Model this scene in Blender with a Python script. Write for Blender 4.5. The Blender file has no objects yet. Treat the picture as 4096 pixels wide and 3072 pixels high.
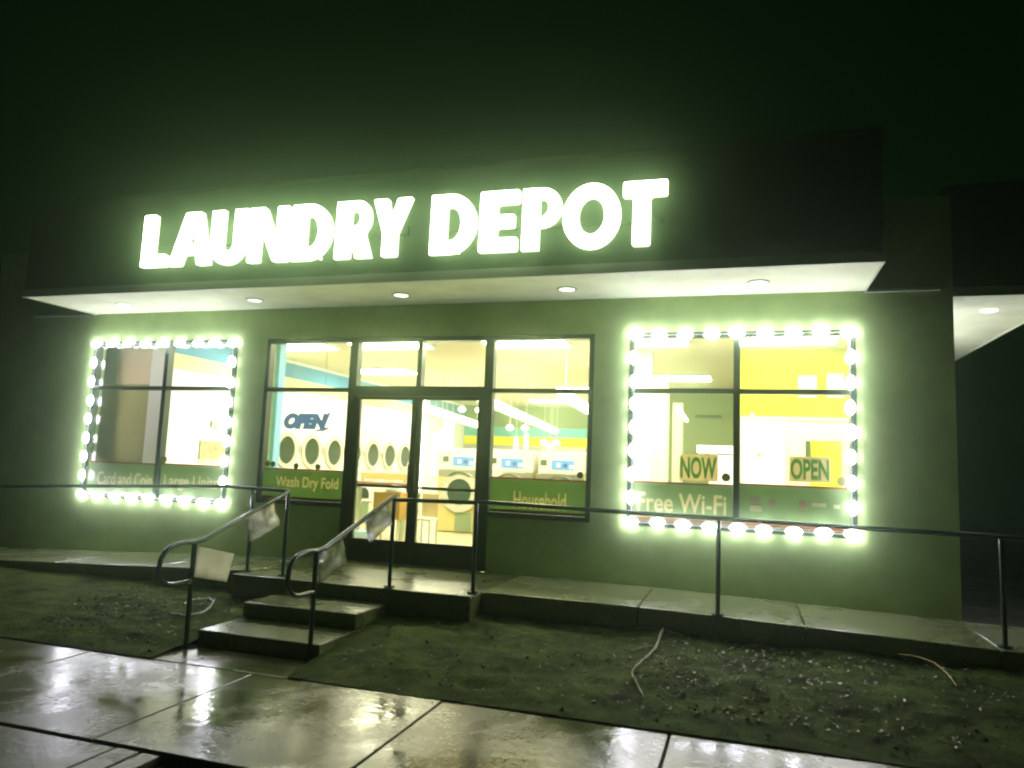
import bpy, bmesh, math, random
from mathutils import Vector, Matrix, noise

random.seed(7)
scene = bpy.context.scene
C = scene.collection

# ------------------------------------------------------------------ camera, night sky, exposure
cam_data = bpy.data.cameras.new("camera")
cam = bpy.data.objects.new("camera", cam_data)
C.objects.link(cam)
cam_data.sensor_width = 36.0
cam_data.lens = 25.96
cam_data.clip_start = 0.05
cam_data.clip_end = 500.0
Rt = ((0.95421566, 0.00409517, -0.29909145),
      (0.29650578, 0.11894551, 0.947595),
      (0.03945615, -0.99289234, 0.11228543))
cam.matrix_world = Matrix(((Rt[0][0], -Rt[0][1], -Rt[0][2], 0.0),
                           (Rt[1][0], -Rt[1][1], -Rt[1][2], -8.3),
                           (Rt[2][0], -Rt[2][1], -Rt[2][2], 1.64),
                           (0, 0, 0, 1)))
scene.camera = cam

world = bpy.data.worlds.new("World")
scene.world = world
world.use_nodes = True
wn = world.node_tree.nodes
wn["Background"].inputs[0].default_value = (0.12, 1.0, 0.16, 1)      # clouded night sky of a green cast
wn["Background"].inputs[1].default_value = 0.0008

scene.render.engine = 'CYCLES'
scene.cycles.use_denoising = True
scene.cycles.max_bounces = 10
scene.cycles.transparent_max_bounces = 16
scene.cycles.volume_bounces = 0
scene.cycles.sample_clamp_indirect = 6.0
scene.cycles.filter_width = 2.2
scene.cycles.caustics_reflective = False
scene.cycles.caustics_refractive = False
scene.view_settings.view_transform = 'Standard'
scene.view_settings.look = 'None'
scene.view_settings.exposure = 2.25
scene.view_settings.gamma = 1.0
scene.view_settings.use_curve_mapping = False

LED_TINT = (0.98, 0.93, 1.12)
SIGN_TINT = (0.86, 1.0, 0.68)
ROOM_TINT = (1.0, 0.95, 0.66)
LED_POWER = 9.5
SIGN_POWER = 2.6
ROOM_POWER = 9.0
TUBE_POWER = 2.2
HAZE_DENSITY = 0.0125
HAZE_ANISO = 0.95

# ------------------------------------------------------------------ materials
def mat(name, color, rough=0.6, metal=0.0, spec=0.5, emit=None, power=0.0, noise_amt=0.0, noise_scale=8.0,
        bump=0.0, bump_scale=80.0, coat=0.0):
    m = bpy.data.materials.new(name)
    m.use_nodes = True
    nt = m.node_tree
    b = nt.nodes["Principled BSDF"]
    b.inputs["Base Color"].default_value = (*color, 1)
    b.inputs["Roughness"].default_value = rough
    b.inputs["Metallic"].default_value = metal
    b.inputs["Specular IOR Level"].default_value = spec
    b.inputs["Coat Weight"].default_value = coat
    if emit:
        b.inputs["Emission Color"].default_value = (*emit, 1)
        b.inputs["Emission Strength"].default_value = power
    if noise_amt or bump:
        tc = nt.nodes.new("ShaderNodeTexCoord")
    if noise_amt:
        n = nt.nodes.new("ShaderNodeTexNoise")
        n.inputs["Scale"].default_value = noise_scale
        n.inputs["Detail"].default_value = 6
        n.inputs["Roughness"].default_value = 0.65
        nt.links.new(tc.outputs["Object"], n.inputs["Vector"])
        r = nt.nodes.new("ShaderNodeValToRGB")
        r.color_ramp.elements[0].position = 0.3
        r.color_ramp.elements[1].position = 0.72
        r.color_ramp.elements[0].color = (*[c * (1 - noise_amt) for c in color], 1)
        r.color_ramp.elements[1].color = (*[min(1, c * (1 + noise_amt)) for c in color], 1)
        nt.links.new(n.outputs["Fac"], r.inputs["Fac"])
        nt.links.new(r.outputs["Color"], b.inputs["Base Color"])
    if bump:
        n2 = nt.nodes.new("ShaderNodeTexNoise")
        n2.inputs["Scale"].default_value = bump_scale
        n2.inputs["Detail"].default_value = 4
        nt.links.new(tc.outputs["Object"], n2.inputs["Vector"])
        bp = nt.nodes.new("ShaderNodeBump")
        bp.inputs["Strength"].default_value = bump
        bp.inputs["Distance"].default_value = 0.01
        nt.links.new(n2.outputs["Fac"], bp.inputs["Height"])
        nt.links.new(bp.outputs["Normal"], b.inputs["Normal"])
    return m

def mat_wet(name, dry, wet, rough_lo, rough_hi, scale, bump=0.15, pos=(0.3, 0.72), coat=0.0, ripple=0.0):
    """Concrete with puddled (dark, smooth) and merely damp (lighter, rougher) areas."""
    m = bpy.data.materials.new(name)
    m.use_nodes = True
    nt = m.node_tree
    b = nt.nodes["Principled BSDF"]
    tc = nt.nodes.new("ShaderNodeTexCoord")
    geo = nt.nodes.new("ShaderNodeNewGeometry")
    n = nt.nodes.new("ShaderNodeTexNoise")
    n.inputs["Scale"].default_value = scale
    n.inputs["Detail"].default_value = 5
    n.inputs["Roughness"].default_value = 0.6
    n.inputs["Distortion"].default_value = 0.4
    nt.links.new(geo.outputs["Position"], n.inputs["Vector"])
    r = nt.nodes.new("ShaderNodeValToRGB")
    r.color_ramp.elements[0].position, r.color_ramp.elements[1].position = pos
    nt.links.new(n.outputs["Fac"], r.inputs["Fac"])
    mx = nt.nodes.new("ShaderNodeMix")
    mx.data_type = 'RGBA'
    mx.inputs[6].default_value = (*wet, 1)
    mx.inputs[7].default_value = (*dry, 1)
    nt.links.new(r.outputs["Color"], mx.inputs[0])
    fine = nt.nodes.new("ShaderNodeTexNoise")
    fine.inputs["Scale"].default_value = 38.0
    fine.inputs["Detail"].default_value = 5
    nt.links.new(geo.outputs["Position"], fine.inputs["Vector"])
    mul = nt.nodes.new("ShaderNodeMix")
    mul.data_type = 'RGBA'
    mul.blend_type = 'OVERLAY'
    mul.inputs[0].default_value = 0.45
    nt.links.new(mx.outputs[2], mul.inputs[6])
    nt.links.new(fine.outputs["Fac"], mul.inputs[7])
    nt.links.new(mul.outputs[2], b.inputs["Base Color"])
    mr = nt.nodes.new("ShaderNodeMapRange")
    mr.inputs["To Min"].default_value = rough_lo
    mr.inputs["To Max"].default_value = rough_hi
    nt.links.new(r.outputs["Color"], mr.inputs["Value"])
    nt.links.new(mr.outputs["Result"], b.inputs["Roughness"])
    bp = nt.nodes.new("ShaderNodeBump")
    bp.inputs["Distance"].default_value = 0.004
    bs = nt.nodes.new("ShaderNodeMath")
    bs.operation = 'MULTIPLY'
    bs.inputs[1].default_value = bump
    nt.links.new(r.outputs["Color"], bs.inputs[0])
    nt.links.new(bs.outputs[0], bp.inputs["Strength"])
    nt.links.new(fine.outputs["Fac"], bp.inputs["Height"])
    if ripple:                                               # shallow unevenness that breaks the reflections up
        rn = nt.nodes.new("ShaderNodeTexNoise")
        rn.inputs["Scale"].default_value = 14.0
        rn.inputs["Detail"].default_value = 3
        nt.links.new(geo.outputs["Position"], rn.inputs["Vector"])
        rb = nt.nodes.new("ShaderNodeBump")
        rb.inputs["Strength"].default_value = ripple
        rb.inputs["Distance"].default_value = 0.008
        nt.links.new(rn.outputs["Fac"], rb.inputs["Height"])
        nt.links.new(rb.outputs["Normal"], bp.inputs["Normal"])
    nt.links.new(bp.outputs["Normal"], b.inputs["Normal"])
    b.inputs["Specular IOR Level"].default_value = 0.6
    b.inputs["Coat Weight"].default_value = coat
    b.inputs["Coat Roughness"].default_value = 0.22
    return m

def mat_pane(name, rough=0.01, tint=(1, 1, 1), weight=1.0):
    m = bpy.data.materials.new(name)
    m.use_nodes = True
    nt = m.node_tree
    nt.nodes.remove(nt.nodes["Principled BSDF"])
    out = nt.nodes["Material Output"]
    t = nt.nodes.new("ShaderNodeBsdfTransparent")
    t.inputs[0].default_value = (*tint, 1)
    g = nt.nodes.new("ShaderNodeBsdfGlossy")
    g.inputs["Roughness"].default_value = rough
    f = nt.nodes.new("ShaderNodeFresnel")
    gi = nt.nodes.new("ShaderNodeNewGeometry")           # same index from both faces of the thin pane
    mi = nt.nodes.new("ShaderNodeMapRange")
    mi.inputs["To Min"].default_value = 1.45
    mi.inputs["To Max"].default_value = 1 / 1.45
    nt.links.new(gi.outputs["Backfacing"], mi.inputs["Value"])
    nt.links.new(mi.outputs["Result"], f.inputs[0])
    ml = nt.nodes.new("ShaderNodeMath")
    ml.operation = 'MULTIPLY'
    ml.inputs[1].default_value = weight
    ml.use_clamp = True
    nt.links.new(f.outputs[0], ml.inputs[0])
    mix = nt.nodes.new("ShaderNodeMixShader")
    nt.links.new(ml.outputs[0], mix.inputs[0])
    nt.links.new(t.outputs[0], mix.inputs[1])
    nt.links.new(g.outputs[0], mix.inputs[2])
    nt.links.new(mix.outputs[0], out.inputs[0])
    return m

M = {
 'stucco': mat('stucco', (0.38, 0.54, 0.19), 0.85, noise_amt=0.2, noise_scale=1.3, bump=0.35, bump_scale=90),
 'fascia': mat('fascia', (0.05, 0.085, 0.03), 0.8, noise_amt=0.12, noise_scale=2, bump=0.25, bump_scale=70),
 'soffit': mat('soffit', (0.76, 0.83, 0.58), 0.7, noise_amt=0.14, noise_scale=2, bump=0.1, bump_scale=60),
 'trim': mat('trim', (0.55, 0.58, 0.45), 0.5),
 'frame': mat('frame', (0.022, 0.042, 0.026), 0.35, spec=0.5),
 'pane': mat_pane('pane', weight=0.45),
 'white_wall': mat('white_wall', (0.78, 0.83, 0.86), 0.7),
 'yellow_wall': mat('yellow_wall', (0.80, 0.78, 0.03), 0.7),
 'pale_yellow': mat('pale_yellow', (0.84, 0.83, 0.36), 0.7),
 'teal_wall': mat('teal_wall', (0.16, 0.50, 0.52), 0.7),
 'lightblue_wall': mat('lightblue_wall', (0.28, 0.56, 0.92), 0.7),
 'blue_band': mat('blue_band', (0.09, 0.30, 0.52), 0.7),
 'gray_wall': mat('gray_wall', (0.45, 0.46, 0.44), 0.7),
 'brown_wall': mat('brown_wall', (0.34, 0.32, 0.11), 0.8, noise_amt=0.05, noise_scale=2),
 'tan_wall': mat('tan_wall', (0.62, 0.50, 0.27), 0.8),
 'sage_wall': mat('sage_wall', (0.24, 0.32, 0.17), 0.8, noise_amt=0.05, noise_scale=2),
 'cream_wall': mat('cream_wall', (0.74, 0.72, 0.55), 0.7),
 'ceiling': mat('ceiling', (0.50, 0.46, 0.32), 0.8),
 'floor_tile': mat('floor_tile', (0.62, 0.56, 0.40), 0.25, noise_amt=0.06, noise_scale=5),
 'led': mat('led', (0.9, 0.9, 0.9), 0.4, emit=LED_TINT, power=LED_POWER),
 'sign_face': mat('sign_face', (0.9, 0.9, 0.85), 0.4, emit=SIGN_TINT, power=SIGN_POWER),
 'sign_return': mat('sign_return', (0.6, 0.62, 0.5), 0.4, emit=SIGN_TINT, power=0.5),
 'troffer': mat('troffer', (0.9, 0.9, 0.85), 0.4, emit=ROOM_TINT, power=ROOM_POWER),
 'tube': mat('tube', (0.9, 0.9, 0.85), 0.4, emit=ROOM_TINT, power=TUBE_POWER),
 'lamp_lens': mat('lamp_lens', (0.9, 0.9, 0.88), 0.3, emit=(0.9, 1.0, 0.85), power=0.7),  # downlights are off; slight emission added to brighten their lenses
 'wire': mat('wire', (0.5, 0.52, 0.5), 0.5),
 'steel': mat('steel', (0.62, 0.62, 0.58), 0.28, metal=0.85),
 'enamel': mat('enamel', (0.80, 0.80, 0.74), 0.25, coat=0.3),
 'dark_glass': mat('dark_glass', (0.035, 0.06, 0.03), 0.12, coat=0.4),
 'door_ring': mat('door_ring', (0.70, 0.68, 0.58), 0.25, metal=0.4),
 'gasket': mat('gasket', (0.10, 0.13, 0.07), 0.5),
 'machine_tan': mat('machine_tan', (0.58, 0.52, 0.20), 0.3),
 'screen': mat('screen', (0.08, 0.2, 0.36), 0.3, emit=(0.35, 0.65, 1.0), power=0.13),
 'screen_dark': mat('screen_dark', (0.05, 0.12, 0.3), 0.3),
 'screen_light': mat('screen_light', (0.8, 0.9, 0.95), 0.3, emit=(0.8, 0.95, 1.0), power=0.15),
 'rail': mat('rail', (0.013, 0.05, 0.03), 0.25, spec=0.5, coat=0.3),
 'vinyl': mat('vinyl', (0.30, 0.43, 0.19), 0.45, noise_amt=0.08, noise_scale=3),
 'vinyl_red': mat('vinyl_red', (0.34, 0.10, 0.03), 0.5),
 'vinyl_text': mat('vinyl_text', (0.74, 0.71, 0.46), 0.5),
 'vinyl_icon': mat('vinyl_icon', (0.62, 0.46, 0.30), 0.5),
 'disc': mat('disc', (0.20, 0.21, 0.04), 0.5),
 'poster': mat('poster', (0.80, 0.73, 0.48), 0.6),
 'poster_ink': mat('poster_ink', (0.22, 0.46, 0.13), 0.6),
 'open_blue': mat('open_blue', (0.06, 0.14, 0.18), 0.3, emit=(0.25, 0.45, 0.62), power=0.10),
 'notice_board': mat('notice_board', (0.40, 0.36, 0.20), 0.6, noise_amt=0.4, noise_scale=9),
 'table_top': mat('table_top', (0.36, 0.20, 0.12), 0.3),
 'oak': mat('oak', (0.42, 0.26, 0.06), 0.5),
 'laundry': mat('laundry', (0.85, 0.83, 0.78), 0.9),
 'lightblue_plastic': mat('lightblue_plastic', (0.40, 0.60, 0.80), 0.4),
 'concrete_wet': mat_wet('concrete_wet', (0.13, 0.13, 0.075), (0.075, 0.085, 0.04), 0.08, 0.36, 1.3, bump=0.5, pos=(0.36, 0.64), coat=0.0, ripple=0.25),
 'concrete_damp': mat_wet('concrete_damp', (0.28, 0.32, 0.15), (0.20, 0.23, 0.10), 0.15, 0.38, 1.1, coat=0.6, pos=(0.25, 0.8)),
 'concrete_step': mat_wet('concrete_step', (0.125, 0.16, 0.055), (0.075, 0.10, 0.032), 0.2, 0.42, 2.2, coat=0.5),
 'asphalt': mat_wet('asphalt', (0.022, 0.024, 0.02), (0.012, 0.013, 0.011), 0.25, 0.6, 1.5, bump=0.5),
 'sleeve': mat_pane('sleeve', 0.2, (0.97, 0.98, 0.97), 3.0),
 'twig': mat('twig', (0.22, 0.23, 0.14), 0.6, noise_amt=0.3, noise_scale=30),
 'dry_stem': mat('dry_stem', (0.45, 0.38, 0.12), 0.6),
 'hose': mat('hose', (0.45, 0.5, 0.42), 0.2, coat=0.5),
 'leaf': mat('leaf', (0.42, 0.36, 0.12), 0.5),
}

def translucent(m, w):
    nt = m.node_tree
    b = nt.nodes["Principled BSDF"]
    out = nt.nodes["Material Output"]
    t = nt.nodes.new("ShaderNodeBsdfTranslucent")
    src = b.inputs["Base Color"]
    if src.is_linked:
        nt.links.new(src.links[0].from_socket, t.inputs[0])
    else:
        t.inputs[0].default_value = src.default_value
    mx = nt.nodes.new("ShaderNodeMixShader")
    mx.inputs[0].default_value = w
    nt.links.new(b.outputs[0], mx.inputs[1])
    nt.links.new(t.outputs[0], mx.inputs[2])
    nt.links.new(mx.outputs[0], out.inputs[0])

def paper_mat(name, color, ink, scale, lo, hi):
    m = mat(name, color, 0.5)
    nt = m.node_tree
    b = nt.nodes["Principled BSDF"]
    tc = nt.nodes.new("ShaderNodeTexCoord")
    n = nt.nodes.new("ShaderNodeTexNoise")
    n.inputs["Scale"].default_value = scale
    n.inputs["Detail"].default_value = 2.5
    nt.links.new(tc.outputs["Object"], n.inputs["Vector"])
    r = nt.nodes.new("ShaderNodeValToRGB")
    r.color_ramp.elements[0].position = lo
    r.color_ramp.elements[1].position = hi
    r.color_ramp.elements[0].color = (*ink, 1)
    r.color_ramp.elements[1].color = (*color, 1)
    nt.links.new(n.outputs["Fac"], r.inputs["Fac"])
    nt.links.new(r.outputs["Color"], b.inputs["Base Color"])
    return m

M['paper_plain'] = paper_mat('paper_plain', (0.88, 0.87, 0.78), (0.80, 0.79, 0.68), 6, 0.35, 0.55)
M['paper_smudged'] = paper_mat('paper_smudged', (0.88, 0.87, 0.80), (0.60, 0.59, 0.50), 13, 0.36, 0.46)
M['paper_rubbed'] = paper_mat('paper_rubbed', (0.80, 0.82, 0.64), (0.45, 0.55, 0.30), 9, 0.42, 0.56)
M['paper_pale'] = paper_mat('paper_pale', (0.88, 0.88, 0.82), (0.62, 0.62, 0.48), 8, 0.36, 0.50)

for k in ('paper_plain', 'paper_smudged', 'paper_rubbed', 'paper_pale', 'vinyl', 'vinyl_red', 'vinyl_text', 'vinyl_icon', 'poster', 'poster_ink', 'disc'):
    translucent(M[k], 0.88 if k.startswith('paper') else 0.55)

# dirt: dark damp soil, mottled
def dirt_mat():
    m = mat('dirt', (0.10, 0.115, 0.055), 0.75, spec=0.06)
    nt = m.node_tree
    b = nt.nodes["Principled BSDF"]
    geo = nt.nodes.new("ShaderNodeNewGeometry")
    n = nt.nodes.new("ShaderNodeTexNoise")
    n.inputs["Scale"].default_value = 3.0
    n.inputs["Detail"].default_value = 9
    n.inputs["Roughness"].default_value = 0.72
    nt.links.new(geo.outputs["Position"], n.inputs["Vector"])
    r = nt.nodes.new("ShaderNodeValToRGB")
    e = r.color_ramp.elements
    e[0].position, e[0].color = 0.32, (0.012, 0.024, 0.005, 1)
    e[1].position, e[1].color = 0.70, (0.14, 0.205, 0.055, 1)
    nt.links.new(n.outputs["Fac"], r.inputs["Fac"])
    nt.links.new(r.outputs["Color"], b.inputs["Base Color"])
    n2 = nt.nodes.new("ShaderNodeTexNoise")
    n2.inputs["Scale"].default_value = 45
    n2.inputs["Detail"].default_value = 8
    n2.inputs["Roughness"].default_value = 0.75
    nt.links.new(geo.outputs["Position"], n2.inputs["Vector"])
    bp = nt.nodes.new("ShaderNodeBump")
    bp.inputs["Strength"].default_value = 1.0
    bp.inputs["Distance"].default_value = 0.035
    nt.links.new(n2.outputs["Fac"], bp.inputs["Height"])
    nt.links.new(bp.outputs["Normal"], b.inputs["Normal"])
    return m
M['dirt'] = dirt_mat()
def grain_mat():
    m = mat('grain', (0.2, 0.2, 0.12), 0.4)
    nt = m.node_tree
    b = nt.nodes["Principled BSDF"]
    geo = nt.nodes.new("ShaderNodeNewGeometry")
    r = nt.nodes.new("ShaderNodeValToRGB")
    e = r.color_ramp.elements
    e[0].position, e[0].color = 0.0, (0.06, 0.07, 0.035, 1)
    e[1].position, e[1].color = 1.0, (0.36, 0.36, 0.20, 1)
    x = r.color_ramp.elements.new(0.72)
    x.color = (0.15, 0.16, 0.08, 1)
    nt.links.new(geo.outputs["Random Per Island"], r.inputs["Fac"])
    nt.links.new(r.outputs["Color"], b.inputs["Base Color"])
    return m
M['grain'] = grain_mat()

# ------------------------------------------------------------------ mesh helpers
def world_origin(parent):
    o = Vector((0, 0, 0))
    while parent is not None:
        o += parent.location
        parent = parent.parent
    return o

class MB:
    """Collects geometry in world coordinates; build() links it as one mesh object under its parent."""
    def __init__(self):
        self.v, self.f = [], []
    def add(self, vs, fs):
        b = len(self.v)
        self.v += [tuple(p) for p in vs]
        self.f += [tuple(i + b for i in q) for q in fs]
        return self
    def box(self, x0, x1, y0, y1, z0, z1):
        return self.add([(x0, y0, z0), (x1, y0, z0), (x1, y1, z0), (x0, y1, z0),
                         (x0, y0, z1), (x1, y0, z1), (x1, y1, z1), (x0, y1, z1)],
                        [(0, 3, 2, 1), (4, 5, 6, 7), (0, 1, 5, 4), (1, 2, 6, 5), (2, 3, 7, 6), (3, 0, 4, 7)])
    def slope(self, x0, x1, y0, y1, zb, za, zc):
        return self.add([(x0, y0, zb), (x1, y0, zb), (x1, y1, zb), (x0, y1, zb),
                         (x0, y0, za), (x1, y0, zc), (x1, y1, zc), (x0, y1, za)],
                        [(0, 3, 2, 1), (4, 5, 6, 7), (0, 1, 5, 4), (1, 2, 6, 5), (2, 3, 7, 6), (3, 0, 4, 7)])
    def tube(self, pts, r, n=12, cap=True):
        pts = [Vector(p) for p in pts]
        rs = r if isinstance(r, (list, tuple)) else [r] * len(pts)
        vs, up = [], None
        for i, p in enumerate(pts):
            d = (pts[min(i + 1, len(pts) - 1)] - pts[max(i - 1, 0)]).normalized()
            if up is None:
                up = Vector((0, 0, 1)) if abs(d.z) < 0.9 else Vector((1, 0, 0))
            s = d.cross(up).normalized()
            up = s.cross(d).normalized()
            for k in range(n):
                a = 2 * math.pi * k / n
                vs.append(p + (s * math.cos(a) + up * math.sin(a)) * rs[i])
        fs = []
        for i in range(len(pts) - 1):
            for k in range(n):
                fs.append((i * n + k, i * n + (k + 1) % n, (i + 1) * n + (k + 1) % n, (i + 1) * n + k))
        if cap:
            fs.append(tuple(range(n - 1, -1, -1)))
            fs.append(tuple(range((len(pts) - 1) * n, len(pts) * n)))
        return self.add(vs, fs)
    def disc(self, c, axis, r0, r1, depth, n=32, ry=None):
        """Ring (r0 > 0) or solid disc along an axis 'x', 'y' or 'z'; ry stretches it vertically."""
        def P(a, r, d):
            u, w = r * math.cos(a), r * math.sin(a) * ((ry / r1) if ry else 1)
            if axis == 'x':
                return (c[0] + d, c[1] + u, c[2] + w)
            if axis == 'y':
                return (c[0] + u, c[1] + d, c[2] + w)
            return (c[0] + u, c[1] + w, c[2] + d)
        rings = []
        prof = [(r1, 0), (r1, depth), (r0, depth), (r0, 0)] if r0 > 0 else [(r1, 0), (r1, depth)]
        vs = [P(2 * math.pi * k / n, r, d) for r, d in prof for k in range(n)]
        fs = []
        m = len(prof)
        for i in range(m if r0 > 0 else m - 1):
            j = (i + 1) % m
            for k in range(n):
                fs.append((i * n + k, i * n + (k + 1) % n, j * n + (k + 1) % n, j * n + k))
        if r0 <= 0:
            fs.append(tuple(range(n)))
            fs.append(tuple(range(n, 2 * n)))
        return self.add(vs, fs)
    def ball(self, c, rx, ry, rz, nu=12, nv=8):
        vs = [(c[0], c[1], c[2] - rz)]
        for i in range(1, nv):
            t = -math.pi / 2 + math.pi * i / nv
            for k in range(nu):
                a = 2 * math.pi * k / nu
                vs.append((c[0] + rx * math.cos(t) * math.cos(a), c[1] + ry * math.cos(t) * math.sin(a), c[2] + rz * math.sin(t)))
        vs.append((c[0], c[1], c[2] + rz))
        fs = [(0, 1 + (k + 1) % nu, 1 + k) for k in range(nu)]
        for i in range(nv - 2):
            for k in range(nu):
                a, b = 1 + i * nu, 1 + (i + 1) * nu
                fs.append((a + k, a + (k + 1) % nu, b + (k + 1) % nu, b + k))
        l = len(vs) - 1
        b = 1 + (nv - 2) * nu
        fs += [(l, b + k, b + (k + 1) % nu) for k in range(nu)]
        return self.add(vs, fs)
    def mesh(self, name, material, origin=Vector((0, 0, 0)), bevel=0.0, smooth=False, segs=2):
        me = bpy.data.meshes.new(name)
        me.from_pydata([(p[0] - origin.x, p[1] - origin.y, p[2] - origin.z) for p in self.v], [], self.f)
        bm = bmesh.new()
        bm.from_mesh(me)
        bmesh.ops.recalc_face_normals(bm, faces=bm.faces)
        if bevel:
            es = [e for e in bm.edges if len(e.link_faces) == 2 and e.calc_face_angle(0) > 0.5]
            bmesh.ops.bevel(bm, geom=es, offset=bevel, segments=segs, profile=0.5, affect='EDGES')
        bm.to_mesh(me)
        bm.free()
        if material:
            me.materials.append(material)
        if smooth:
            for p in me.polygons:
                p.use_smooth = True
            me.set_sharp_from_angle(angle=math.radians(40))
        return me
    def build(self, name, material, parent=None, bevel=0.0, smooth=False, segs=2):
        me = self.mesh(name, material, world_origin(parent), bevel, smooth, segs)
        return link(name, me, parent)

def link(name, me, parent=None, loc=(0, 0, 0)):
    o = bpy.data.objects.new(name, me)
    C.objects.link(o)
    o.location = loc
    if parent is not None:
        o.parent = parent
    return o

def tag(o, label, cat, group=None):
    o["label"] = label
    o["category"] = cat
    if group:
        o["group"] = group
    return o

def thing(name, label, cat, loc=(0, 0, 0), group=None):
    o = bpy.data.objects.new(name, None)
    C.objects.link(o)
    o.location = loc
    o.empty_display_size = 0.2
    return tag(o, label, cat, group)

def struct(o):
    o["kind"] = "structure"
    return o

def copy_tree(o, parent=None):
    c = o.copy()
    C.objects.link(c)
    if parent is not None:
        c.parent = parent
    for ch in [k for k in list(bpy.data.objects) if k.parent == o]:
        copy_tree(ch, c)
    return c

def curve_mesh(cu, name):
    ob = bpy.data.objects.new("tmp", cu)
    C.objects.link(ob)
    dg = bpy.context.evaluated_depsgraph_get()
    dg.update()
    me = bpy.data.meshes.new_from_object(ob.evaluated_get(dg))
    bpy.data.objects.remove(ob)
    bpy.data.curves.remove(cu)
    me.name = name
    return me

def fillet(poly, r):
    out, n = [], len(poly)
    for i in range(n):
        p, a, b = Vector(poly[i]), Vector(poly[i - 1]), Vector(poly[(i + 1) % n])
        la, lb = (a - p).length, (b - p).length
        if la < 0.06 or lb < 0.06:
            out.append(tuple(p))
            continue
        d = min(r, la * 0.4, lb * 0.4)
        s, e = p + (a - p).normalized() * d, p + (b - p).normalized() * d
        for t in (0, 0.33, 0.67, 1):
            out.append(tuple(s * (1 - t) ** 2 + p * 2 * t * (1 - t) + e * t * t))
    return out

def flat_shape(loops, depth, name, bevel=0.0, offset=0.0):
    """Loops given in the x-z plane, extruded along y by depth (centred); holes by even-odd fill."""
    cu = bpy.data.curves.new("tmp", 'CURVE')
    cu.dimensions = '2D'
    cu.fill_mode = 'BOTH'
    cu.extrude = depth / 2
    cu.bevel_depth = bevel
    cu.offset = offset
    cu.bevel_resolution = 2
    for lp in loops:
        s = cu.splines.new('POLY')
        s.points.add(len(lp) - 1)
        for k, p in enumerate(lp):
            s.points[k].co = (p[0], p[1], 0, 1)
        s.use_cyclic_u = True
    me = curve_mesh(cu, name)
    me.transform(Matrix.Rotation(math.pi / 2, 4, 'X'))
    return me

def text_mesh(s, width, height, depth, name, bold=0.02, shear=0.0, spacing=1.0):
    cu = bpy.data.curves.new("tmp", 'FONT')
    cu.body = s
    cu.extrude = 0.01 if depth else 0.0
    cu.offset = bold
    cu.shear = shear
    cu.space_character = spacing
    me = curve_mesh(cu, name)
    xs = [v.co.x for v in me.vertices]
    ys = [v.co.y for v in me.vertices]
    x0, y0 = min(xs), min(ys)
    sx, sy = width / (max(xs) - x0), height / (max(ys) - y0)
    for v in me.vertices:
        v.co = Vector(((v.co.x - x0) * sx, -v.co.z / 0.01 * depth / 2, (v.co.y - y0) * sy))
    return me

def put(me, name, material, parent, at):
    me.materials.clear()
    me.materials.append(material)
    o = world_origin(parent)
    return link(name, me, parent, (at[0] - o.x, at[1] - o.y, at[2] - o.z))

# ------------------------------------------------------------------ ground, sidewalk, dirt bed, walkway
def walk_z(x):
    if x > -1.0:
        return 0.42 - 0.025 * (x + 1.0)
    if x < -5.1:
        return 0.42 - 0.044 * (-5.1 - x)
    return 0.42

struct(MB().box(-34, 30, -32, 34, -0.3, -0.06).build('ground', M['asphalt']))

sidewalk = struct(bpy.data.objects.new('sidewalk', None))
C.objects.link(sidewalk)
for k in range(-6, 8):
    x0, x1 = -3.56 + 1.56 * (k - 1) + 0.007, -3.56 + 1.56 * k - 0.007
    dz = random.uniform(-0.002, 0.002)
    MB().box(x0, x1, -4.76, -3.285, -0.09, dz).build('slab', M['concrete_wet'], sidewalk, bevel=0.008)
MB().box(-4.56, -3.25, -3.275, -2.70, -0.09, 0.002).build('slab', M['concrete_wet'], sidewalk, bevel=0.006)
for x0, x1 in ((-8.1, -6.51), (-6.49, -4.93), (-4.91, -3.365), (-3.345, -3.19), (-3.172, -3.05)):
    MB().box(x0, x1, -6.6, -4.785, -0.09, random.uniform(-0.012, -0.006)).build('slab', M['concrete_wet'], sidewalk, bevel=0.006)

walkway = struct(bpy.data.objects.new('walkway', None))
C.objects.link(walkway)
joints = [-12.4, -10.9, -9.35, -7.85, -6.4, -5.105]
joints_r = [-2.435, -0.92, 0.52, 1.98, 3.5, 5.2]
for js in (joints, joints_r):
    for a, b in zip(js[:-1], js[1:]):
        MB().slope(a + 0.005, b - 0.005, -1.29, -0.004, -0.05, walk_z(a), walk_z(b)).build('slab', M['concrete_damp'], walkway, bevel=0.012)

steps = thing('entrance_steps', 'low concrete steps and landing in front of the glass doors', 'steps', (-3.9, -2.2, 0))
MB().box(-4.5, -3.3, -2.79, -1.605, -0.05, 0.14).build('step', M['concrete_step'], steps, bevel=0.014)
MB().box(-4.5, -3.3, -2.2, -1.606, 0.141, 0.28).build('step', M['concrete_step'], steps, bevel=0.014)
MB().box(-5.1, -2.44, -1.6, -0.004, -0.05, 0.42).build('landing', M['concrete_step'], steps, bevel=0.014)

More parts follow.
